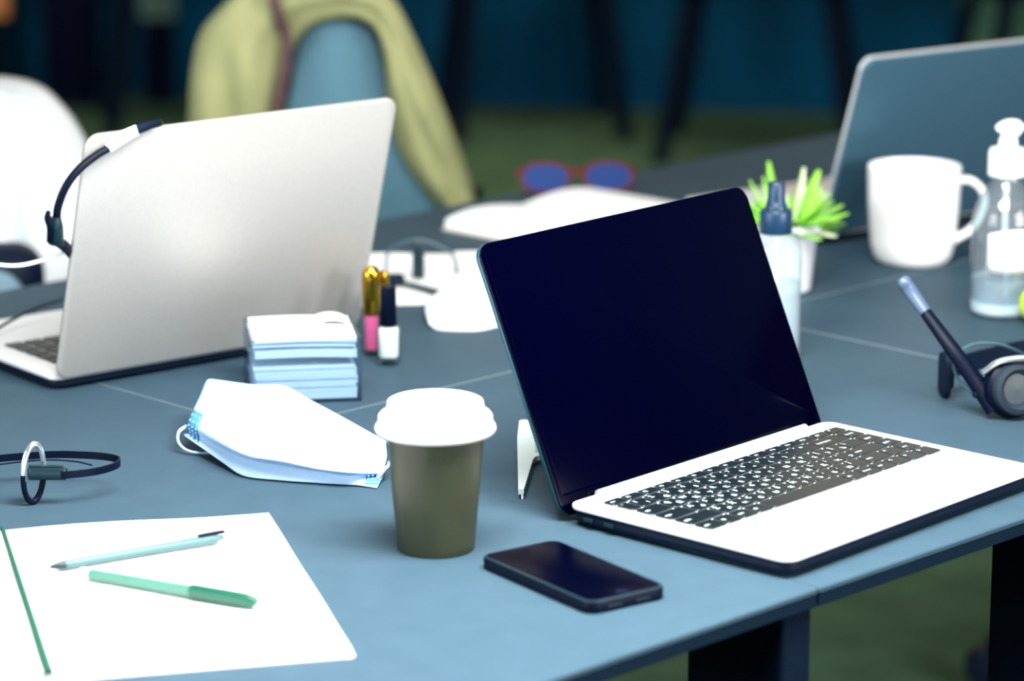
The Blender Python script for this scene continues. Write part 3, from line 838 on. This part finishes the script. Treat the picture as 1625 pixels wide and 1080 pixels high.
paper('paper_sheets', 'white paper sheets reaching behind the top corner of the black screen', [(-0.06, 3.20), (0.06, 3.20), (0.05, 3.06), (-0.055, 3.06)], 0.0040, 0.0012, 'loose papers')

# ------------------------------------------------------------------ open book with spectacles
r2 = sqrt(0.5)
t = thing('book', 'thick open book with blank white pages under the spectacles', 'book', (-0.0730, 3.340), 0.815)
BW, BD = 0.247, 0.160
def pages(x0, x1, hump):
    top = []
    for i in range(17):
        u = i / 16
        z = 0.011 + hump * (sin(pi * u ** 0.8)) * 0.007
        top.append([(x0 + (x1 - x0) * u, -BD * j / 8, z) for j in range(9)])
    bot = [[(p[0], p[1], 0.0026) for p in r] for r in top]
    mb = MB().grid(top).grid(bot)
    for e in (lambda g: g[0], lambda g: g[-1], lambda g: [r[0] for r in g], lambda g: [r[-1] for r in g]):
        mb.grid([e(top), e(bot)])
    return mb
obj('page_block', pages(0.002, BW / 2, 1.0), m_paper, t)
obj('page_block', pages(BW - 0.002, BW / 2, 1.0), m_paper, t)
obj('cover', MB().slab(BW / 2, -BD / 2, BW + 0.004, BD + 0.006, 0.0, 0.0025, 0.003, 0.0006), mat('cream_cover', (212, 206, 188), 0.6), t)
t = thing('spectacles', 'red-framed spectacles with blue lenses resting on the open book', 'glasses', (0.0745, 3.545, 0.0005), 0.10)
t.rotation_euler = (radians(-14), 0, 0.10)
for sgn in (-1, 1):
    rim = []
    for k in range(28):
        a = 2 * pi * k / 28
        rim.append((sgn * 0.036 + 0.027 * (abs(cos(a)) ** 0.75) * (1 if cos(a) > 0 else -1), 0.0, 0.0185 + 0.0165 * (abs(sin(a)) ** 0.8) * (1 if sin(a) > 0 else -1)))
    obj('rim', MB().tube(rim, (0.0016, 0.0018), 8, closed=True), m_red, t)
    obj('lens', MB().stack([[(p[0], -0.0006, p[2]) for p in rim], [(p[0], 0.0006, p[2]) for p in rim]]), m_lens, t, smooth=False)
    obj('temple', MB().tube([(sgn * 0.064, 0.0, 0.026), (sgn * 0.067, 0.004, 0.026), (sgn * 0.058, 0.008 + 0.003 * sgn, 0.0255), (-sgn * 0.050, 0.010 + 0.003 * sgn, 0.022)], [(0.003, 0.0015), (0.003, 0.0015), (0.0022, 0.0012), (0.002, 0.0012)], 8, res=4), m_red, t)
obj('bridge', MB().tube([(-0.010, 0, 0.024), (0, -0.001, 0.0275), (0.010, 0, 0.024)], 0.0017, 8, res=6), m_red, t)

# ------------------------------------------------------------------ mug
t = thing('mug', 'white ceramic mug in front of the dark slate laptop', 'mug', (0.4103, 3.1774))
obj('mug_body', MB().lathe([(0.0, 0.003), (0.030, 0.003), (0.032, 0.0), (0.035, 0.001), (0.0405, 0.008), (0.0435, 0.022), (0.0465, 0.060), (0.0478, 0.098), (0.0474, 0.100), (0.0462, 0.0995), (0.0450, 0.096), (0.0430, 0.060), (0.040, 0.024), (0.034, 0.009), (0.0, 0.007)], 56, cap0=False, cap1=False), m_mug, t)
obj('handle', MB().tube([(0.0430, -0.004, 0.086), (0.058, -0.005, 0.0850), (0.0700, -0.006, 0.0730), (0.0700, -0.006, 0.0560), (0.0600, -0.005, 0.0360), (0.0395, -0.004, 0.0225)], [(0.0040, 0.0062), (0.0040, 0.0060), (0.0038, 0.0055), (0.0038, 0.0055), (0.0042, 0.0062), (0.0046, 0.0068)], 14, res=8, upv=(0, 1, 0) if False else None), m_mug, t)

# ------------------------------------------------------------------ pump bottle
t = thing('pump_bottle', 'clear hand sanitiser bottle with a white pump', 'bottle', (0.4673, 2.9421))
prof = [(0.0, 0.0006), (0.026, 0.0006), (0.030, 0.003), (0.0312, 0.008), (0.0312, 0.086), (0.0300, 0.096), (0.0262, 0.108), (0.0200, 0.120), (0.0150, 0.128), (0.0140, 0.134)]
obj('bottle', MB().lathe(prof, 48, cap0=False, cap1=False), m_pumpb, t)
obj('base_ring', MB().lathe([(0.0, 0.002), (0.027, 0.002), (0.0300, 0.005), (0.0300, 0.0125), (0.027, 0.014), (0.0, 0.013)], 40, cap0=False, cap1=False), m_white, t)
obj('gel', MB().lathe([(0.0, 0.0145), (0.0292, 0.0145), (0.0298, 0.036), (0.0, 0.037)], 40, cap0=False, cap1=False), m_gel, t)
lb = []
for i in range(15):
    a = radians(-128 + i * 7.2)
    lb.append([(0.0316 * cos(a), 0.0316 * sin(a), z) for z in (0.046, 0.058, 0.070, 0.082 + 0.005 * sin(pi * i / 14))])
obj('white_patch', MB().grid(lb), m_white, t, solid=0.0003)  # curved white patch on the bottle's side
obj('dip_tube', MB().tube([(0.0, 0, 0.132), (0.0, 0.001, 0.08), (0.004, 0.002, 0.016)], 0.0028, 10, res=5), m_white, t)
obj('collar', MB().lathe([(0.0165, 0.1335), (0.0180, 0.1345), (0.0180, 0.156), (0.0165, 0.1595), (0.0090, 0.1605), (0.0, 0.1605)], 36, cap1=False), m_white, t)
obj('pump_stem', MB().lathe([(0.0090, 0.160), (0.0088, 0.168), (0.0068, 0.171), (0.0066, 0.177)], 24), m_white, t)
obj('pump_head', MB().tube([(0.0115, -0.002, 0.1760), (0.006, -0.001, 0.1790), (-0.001, 0, 0.1802), (-0.007, 0.001, 0.1790), (-0.0105, 0.001, 0.1765)], [(0.0062, 0.006), (0.0082, 0.0085), (0.0070, 0.0085), (0.0050, 0.006), (0.0035, 0.0042)], 16, res=5), m_white, t)

# ------------------------------------------------------------------ lime
t = thing('lime', 'yellow-green lime beside the pump bottle', 'fruit', (0.4975, 2.8948))
pf = [(0.0193 * sin(pi * k / 16) ** 0.9, 0.0195 - 0.0195 * cos(pi * k / 16)) for k in range(17)]
obj('peel', MB().lathe(pf, 32, sq=(1.12, 1.0)), m_lime, t)
obj('stem_end', MB().lathe([(0.0025, 0.0385), (0.002, 0.0405), (0.0, 0.041)], 10, cap1=False), m_leafdark, t)

# ------------------------------------------------------------------ spray bottle
t = thing('spray_bottle', 'clear spray bottle with a dark navy nozzle behind the black screen', 'bottle', (0.2345, 2.7600))
obj('bottle', MB().lathe([(0.0, 0.0006), (0.020, 0.0006), (0.0232, 0.003), (0.0236, 0.008), (0.0236, 0.098), (0.0228, 0.106), (0.0190, 0.1125), (0.0135, 0.1160)], 44, cap0=False, cap1=False), m_sprayb, t)
obj('liquid', MB().lathe([(0.0, 0.0022), (0.0222, 0.003), (0.0226, 0.072), (0.0, 0.072)], 40, cap0=False, cap1=False), m_gel, t)
obj('dip_tube', MB().tube([(0, 0, 0.12), (0.001, 0, 0.06), (0.004, 0, 0.006)], 0.0018, 8, res=4), m_white, t)
m_nozz = mat('blue_black_nozzle', (16, 50, 78), 0.35, var=0.04)
obj('collar', MB().lathe([(0.0140, 0.1155), (0.0146, 0.1165), (0.0143, 0.1345), (0.0132, 0.1370), (0.0, 0.1372)], 36, cap1=False), m_nozz, t)
obj('nozzle', MB().lathe([(0.0100, 0.1372), (0.0092, 0.1420), (0.0086, 0.1430), (0.0080, 0.1460), (0.0076, 0.1600), (0.0066, 0.1615), (0.0, 0.1617)], 28, cap1=False), m_nozz, t)

# ------------------------------------------------------------------ potted plant
t = thing('potted_plant', 'leafy bright green plant in a small white pot', 'plant', (0.268, 3.045))
obj('pot', MB().lathe([(0.0, 0.0), (0.023, 0.0), (0.026, 0.002), (0.0315, 0.058), (0.0340, 0.061), (0.0340, 0.068), (0.0310, 0.069), (0.0295, 0.060), (0.0, 0.058)], 40, cap0=False, cap1=False), mat('pot_glaze', (214, 216, 220), 0.35, var=0.03), t)
obj('soil', MB().lathe([(0.0, 0.0625), (0.015, 0.0620), (0.0296, 0.0605)], 28, cap0=False, cap1=False), mat('dark_soil', (40, 44, 34), 0.9, var=0.4, bump=0.8), t)
rnd = random.Random(11)
for k in range(52):
    az = rnd.uniform(0, 2 * pi)
    el = rnd.choice([rnd.uniform(0.15, 0.7), rnd.uniform(0.6, 1.45)])
    L = rnd.uniform(0.042, 0.066) * (1.0 if el < 1.0 else 1.05)
    wd = rnd.uniform(0.0048, 0.0082)
    b0 = Vector((0.008 * cos(az), 0.008 * sin(az), 0.060))
    d = Vector((cos(az) * cos(el), sin(az) * cos(el), sin(el)))
    side = Vector((-sin(az), cos(az), 0))
    nrm = side.cross(d).normalized() if side.cross(d).length > 0 else Vector((0, 0, 1))
    rows = []
    for i in range(7):
        u = i / 6
        c = b0 + d * L * u - Vector((0, 0, 1)) * (0.010 * u * u) * cos(el) + Vector((cos(az), sin(az), 0)) * 0.004 * u * u
        hw = wd * max(0.06, sin(pi * (0.10 + 0.84 * u))) ** 0.55
        rows.append([tuple(c - side * hw + nrm * hw * 0.35), tuple(c), tuple(c + side * hw + nrm * hw * 0.35)])
    obj('leaf', MB().grid(rows), m_leafdark if (k % 4 == 0 and el < 0.9) else (m_leafpale if k % 5 == 1 else m_leaf), t, solid=0.0006, ang=60)

# ------------------------------------------------------------------ chairs and clothes
def chair_parts(t, m_back, m_frame, back_rings, seat_c, seat_sz, leg_h, foot):
    obj('backrest', MB().stack(back_rings), m_back, t, ang=50)
    obj('seat', MB().slab(seat_c[0], seat_c[1], seat_sz[0], seat_sz[1], leg_h, leg_h + 0.06, 0.06, 0.02), m_back, t)
    for sx in (-1, 1):
        for sy in (-1, 1):
            x, y = seat_c[0] + sx * seat_sz[0] * 0.4, seat_c[1] + sy * seat_sz[1] * 0.4
            obj('leg', MB().tube([(x, y, leg_h), (x + sx * foot, y + sy * foot, 0)], 0.012, 10), m_frame, t)
        obj('back_post', MB().tube([(seat_c[0] + sx * seat_sz[0] * 0.36, seat_c[1] + seat_sz[1] * 0.46, leg_h), (seat_c[0] + sx * seat_sz[0] * 0.36, seat_c[1] + seat_sz[1] * 0.5, leg_h + 0.25)], 0.011, 10), m_frame, t)

co = (-0.22, 3.90)
t = thing('chair', 'steel-blue upholstered chair under the khaki jacket', 'chair', (co[0], co[1]), 0, table=False)
fr = [(-0.085, 0.55), (-0.075, 0.74), (-0.055, 0.82), (-0.048, 0.86), (-0.035, 0.885), (-0.010, 0.897), (0.020, 0.897), (0.045, 0.885), (0.060, 0.86), (0.070, 0.80), (0.085, 0.75), (0.120, 0.69), (0.150, 0.62), (0.15, 0.55)]
def shape(dy, ins):
    cxm, czm = 0.02, 0.72
    return [(cxm + (x - cxm) * (1 - ins), dy, czm + (z - czm) * (1 - ins)) for x, z in fr]
chair_parts(t, m_chairblue, m_blacksoft, [shape(0.03, 0.10), shape(0.025, 0.0), shape(-0.005, 0.0), shape(-0.02, 0.06), shape(-0.026, 0.25), shape(-0.028, 0.6)], (0.02, -0.14), (0.42, 0.40), 0.42, 0.03)

jo = [(-0.4064,-0.2200),(-0.4064,-0.0882),(-0.4033,-0.0208),(-0.3974,0.0303),(-0.3921,0.0890),(-0.3810,0.1356),(-0.3595,0.1650),(-0.3244,0.1935),(-0.2780,0.2127),(-0.2243,0.2165),(-0.1784,0.2050),(-0.1479,0.1781),(-0.1252,0.1356),(-0.0948,0.0656),(-0.0680,-0.0050),(-0.0503,-0.0564),(-0.0472,-0.0723)]
ji = [(-0.3040,-0.2200),(-0.3002,-0.0882),(-0.2944,-0.0208),(-0.2864,0.0343),(-0.2819,0.0734),(-0.2760,0.1045),(-0.2639,0.1325),(-0.2405,0.1511),(-0.2097,0.1588),(-0.1828,0.1565),(-0.1637,0.1418),(-0.1547,0.1123),(-0.1520,0.0656),(-0.1478,0.0225),(-0.1326,-0.0192),(-0.1017,-0.0604),(-0.0878,-0.0778)]
t = thing('jacket', 'khaki jacket with brown edging draped over the steel-blue chair', 'jacket', (co[0], co[1]), 0, table=False)
O = spline([Vector((x - co[0], 0, z + TZ)) for x, z in jo], 5)[0]
I = spline([Vector((x - co[0], 0, z + TZ)) for x, z in ji], 5)[0]
rows = []
for k, (a, b) in enumerate(zip(O, I)):
    r = []
    mid = Vector((0.0, 0, 0.62))
    for c in range(-4, 13):
        u = c / 12
        if u < 0:
            p = a + (mid - a) * (-u) * 0.12
            y = -0.045 - u * 0.34
        else:
            p = a.lerp(b, u)
            y = -0.045 - 0.030 * sin(pi * u) ** 0.7 + 0.012 * u
            y += 0.007 * sin(k * 0.35 + u * 5) * sin(pi * u) + 0.005 * sin(u * 14 + k * 0.12)
        r.append((p.x, y, p.z))
    rows.append(r)
obj('cloth', MB().grid(rows), m_olive, t, solid=0.005, ang=70)
tr = [(-0.2935,0.2075),(-0.2849,0.1730),(-0.2755,0.1423),(-0.2743,0.1191),(-0.2795,0.0843),(-0.2870,0.0493),(-0.2926,-0.0015),(-0.2969,-0.0723)]
obj('edging', MB().ribbon([(x - co[0], -0.078 if k < 2 else -0.062, z + TZ) for k, (x, z) in enumerate(tr)], 0.012, 0.006, upv=(1, 0, 0), res=6), m_trim, t)
obj('pocket_flap', MB().slab(0, 0, 0.05, 0.022, -0.002, 0.002, 0.003, 0.001, Matrix.Translation((-0.118, -0.094, 0.70)) @ Matrix.Rotation(radians(80), 4, 'X')), m_olive, t)

# white coat on a chair at the left edge
wo = (-0.60, 3.46)
t = thing('chair', 'chair at the left edge under the white coat', 'chair', (wo[0], wo[1]), 0.3, table=False)
br = lambda dy, ins: [(x, dy, 0.64 + z) for x, z in rr(0.26 - ins, 0.36 - ins, 0.10, 8)]
chair_parts(t, m_blacksoft, m_blacksoft, [br(0.05, 0.03), br(0.045, 0), br(0.015, 0), br(0.01, 0.03)], (0.0, -0.18), (0.40, 0.36), 0.40, 0.03)
t = thing('coat', 'white coat draped over the chair at the left edge', 'coat', (wo[0], wo[1]), 0, table=False)
ct = [(-0.720,-0.16),(-0.7077,-0.06),(-0.6977,0.0122),(-0.6598,0.0890),(-0.6239,0.1271),(-0.5892,0.1409),(-0.5551,0.1388),(-0.5315,0.1305),(-0.5149,0.1167),(-0.4952,0.0925),(-0.4791,0.0612),(-0.4664,0.0262),(-0.4580,-0.0371),(-0.4542,-0.0938),(-0.452,-0.16)]
O = spline([Vector((x - wo[0], 0, z + TZ)) for x, z in ct], 5)[0]
rows = []
for k, a in enumerate(O):
    r = []
    cen = Vector((0.02, 0, TZ - 0.16))
    for c in range(-4, 15):
        u = c / 14
        if u < 0:
            p = a + (cen - a) * (-u) * 0.1
            y = -0.055 - u * 0.5
        else:
            p = a.lerp(cen, u)
            y = -0.055 - 0.035 * sin(pi / 2 * min(1, u * 2.2))
            y += 0.034 * math.exp(-((p.x - 0.055 + 0.08 * (p.z - TZ)) / 0.016) ** 2) * (1 if u > 0.1 else u * 10)
            y += 0.006 * sin(p.x * 70 + p.z * 8) * min(1, u * 4)
        r.append((p.x, y, p.z))
    rows.append(r)
obj('cloth', MB().grid(rows), m_coat, t, solid=0.004, ang=70)
t = thing('backpack', 'grey-blue rounded bag with a dark rim in front of the white coat', 'bag', (-0.572, 3.285), 0.15, table=False)
obj('shell', MB().slab(0, 0, 0.150, 0.08, 0.46, 0.735, 0.035, 0.03, n=8, bseg=5), m_blacksoft, t)
Mb = Matrix.Translation((-0.004, -0.0395, 0.60)) @ Matrix.Rotation(radians(90), 4, 'X')
obj('front_panel', MB().slab(0, 0, 0.118, 0.235, 0.0, 0.010, 0.035, 0.008, Mb, n=8, bseg=3), mat('grey_blue_cloth', (120, 150, 166), 0.9, var=0.06), t)

# ------------------------------------------------------------------ dark chairs far behind
def far_chair(label, x, y, rz, splay=0.05):
    t = thing('dark_chair', label, 'chair', (x, y), rz, 'dark chairs along the far wall', table=False)
    obj('seat', MB().slab(0, 0, 0.44, 0.42, 0.43, 0.47, 0.04, 0.012), m_navybox, t)
    obj('backrest', MB().slab(0, 0, 0.42, 0.34, -0.012, 0.012, 0.05, 0.008, Matrix.Translation((0, 0.22, 0.74)) @ Matrix.Rotation(radians(82), 4, 'X')), m_navybox, t)
    for sx in (-1, 1):
        for sy in (-1, 1):
            obj('leg', MB().tube([(sx * 0.17, sy * 0.16, 0.44), (sx * (0.17 + splay), sy * (0.16 + splay), 0.0)], 0.022, 10), m_leg, t)
        obj('back_post', MB().tube([(sx * 0.17, 0.18, 0.43), (sx * 0.17, 0.215, 0.66)], 0.014, 8), m_leg, t)
    return t
far_chair('dark navy chair in the far background, right beside the khaki jacket', 0.05, 8.33, 0.12)
far_chair('dark navy chair in the far background, above the potted plant', 0.64, 7.98, -0.15, 0.07)
far_chair('dark navy chair in the far background, above the slate laptop rim', 1.36, 7.85, 0.1, 0.07)
far_chair('dark navy chair in the far background, left of the khaki jacket', -0.84, 8.33, 0.15, 0.06)
t = thing('storage_box', 'dark navy box on the floor at the top left of the picture', 'box', (-1.22, 8.74), 0.1, table=False)
obj('body', MB().slab(0, 0, 0.15, 0.2, 0.05, 0.5, 0.01, 0.006), m_navybox, t)
obj('plinth', MB().box((0, 0, 0.0255), (0.13, 0.18, 0.049)), m_leg, t, smooth=False)
t = thing('orange_crate', 'small orange crate at the top left corner of the picture', 'crate', (-1.482, 8.80), 0.1, table=False)
obj('body', MB().slab(0, 0, 0.16, 0.14, 0.24, 0.40, 0.01, 0.004), m_orange, t)
obj('stand', MB().box((0, 0, 0.1195), (0.12, 0.1, 0.239)), m_leg, t, smooth=False)
t = thing('grey_carton', 'grey-green carton far behind, left of the khaki jacket', 'box', (-0.985, 8.78), 0.1, table=False)
obj('body', MB().slab(0, 0, 0.10, 0.10, 0.235, 0.40, 0.006, 0.003), m_moss, t)
obj('stand', MB().box((0, 0, 0.117), (0.08, 0.08, 0.234)), m_navybox, t, smooth=False)

# office chair foot seen below the table at the right
t = thing('office_chair', 'black office chair foot below the table at the bottom right', 'chair', (0.865, 3.95), 0.4, table=False)
obj('column', MB().lathe([(0.03, 0.07), (0.028, 0.2), (0.02, 0.21), (0.02, 0.40)], 20), m_black, t)
obj('seat', MB().slab(0, 0, 0.44, 0.44, 0.40, 0.46, 0.08, 0.02), m_blacksoft, t)
for k in range(5):
    a = 2 * pi * k / 5 + pi - 0.4
    x, y = 0.24 * cos(a), 0.24 * sin(a)
    f = obj('star_leg', MB().tube([(0, 0, 0.095), (x * 0.6, y * 0.6, 0.085), (x, y, 0.066)], [(0.02, 0.02), (0.016, 0.018), (0.011, 0.015)], 10), m_black, t)
    obj('caster', MB().lathe([(0.012, -0.018), (0.028, -0.016), (0.030, 0.0), (0.028, 0.016), (0.012, 0.018)], 20, M=Matrix.Translation((x, y, 0.030)) @ Matrix.Rotation(a, 4, 'Z') @ Matrix.Rotation(pi / 2, 4, 'X')), m_blacksoft, f)
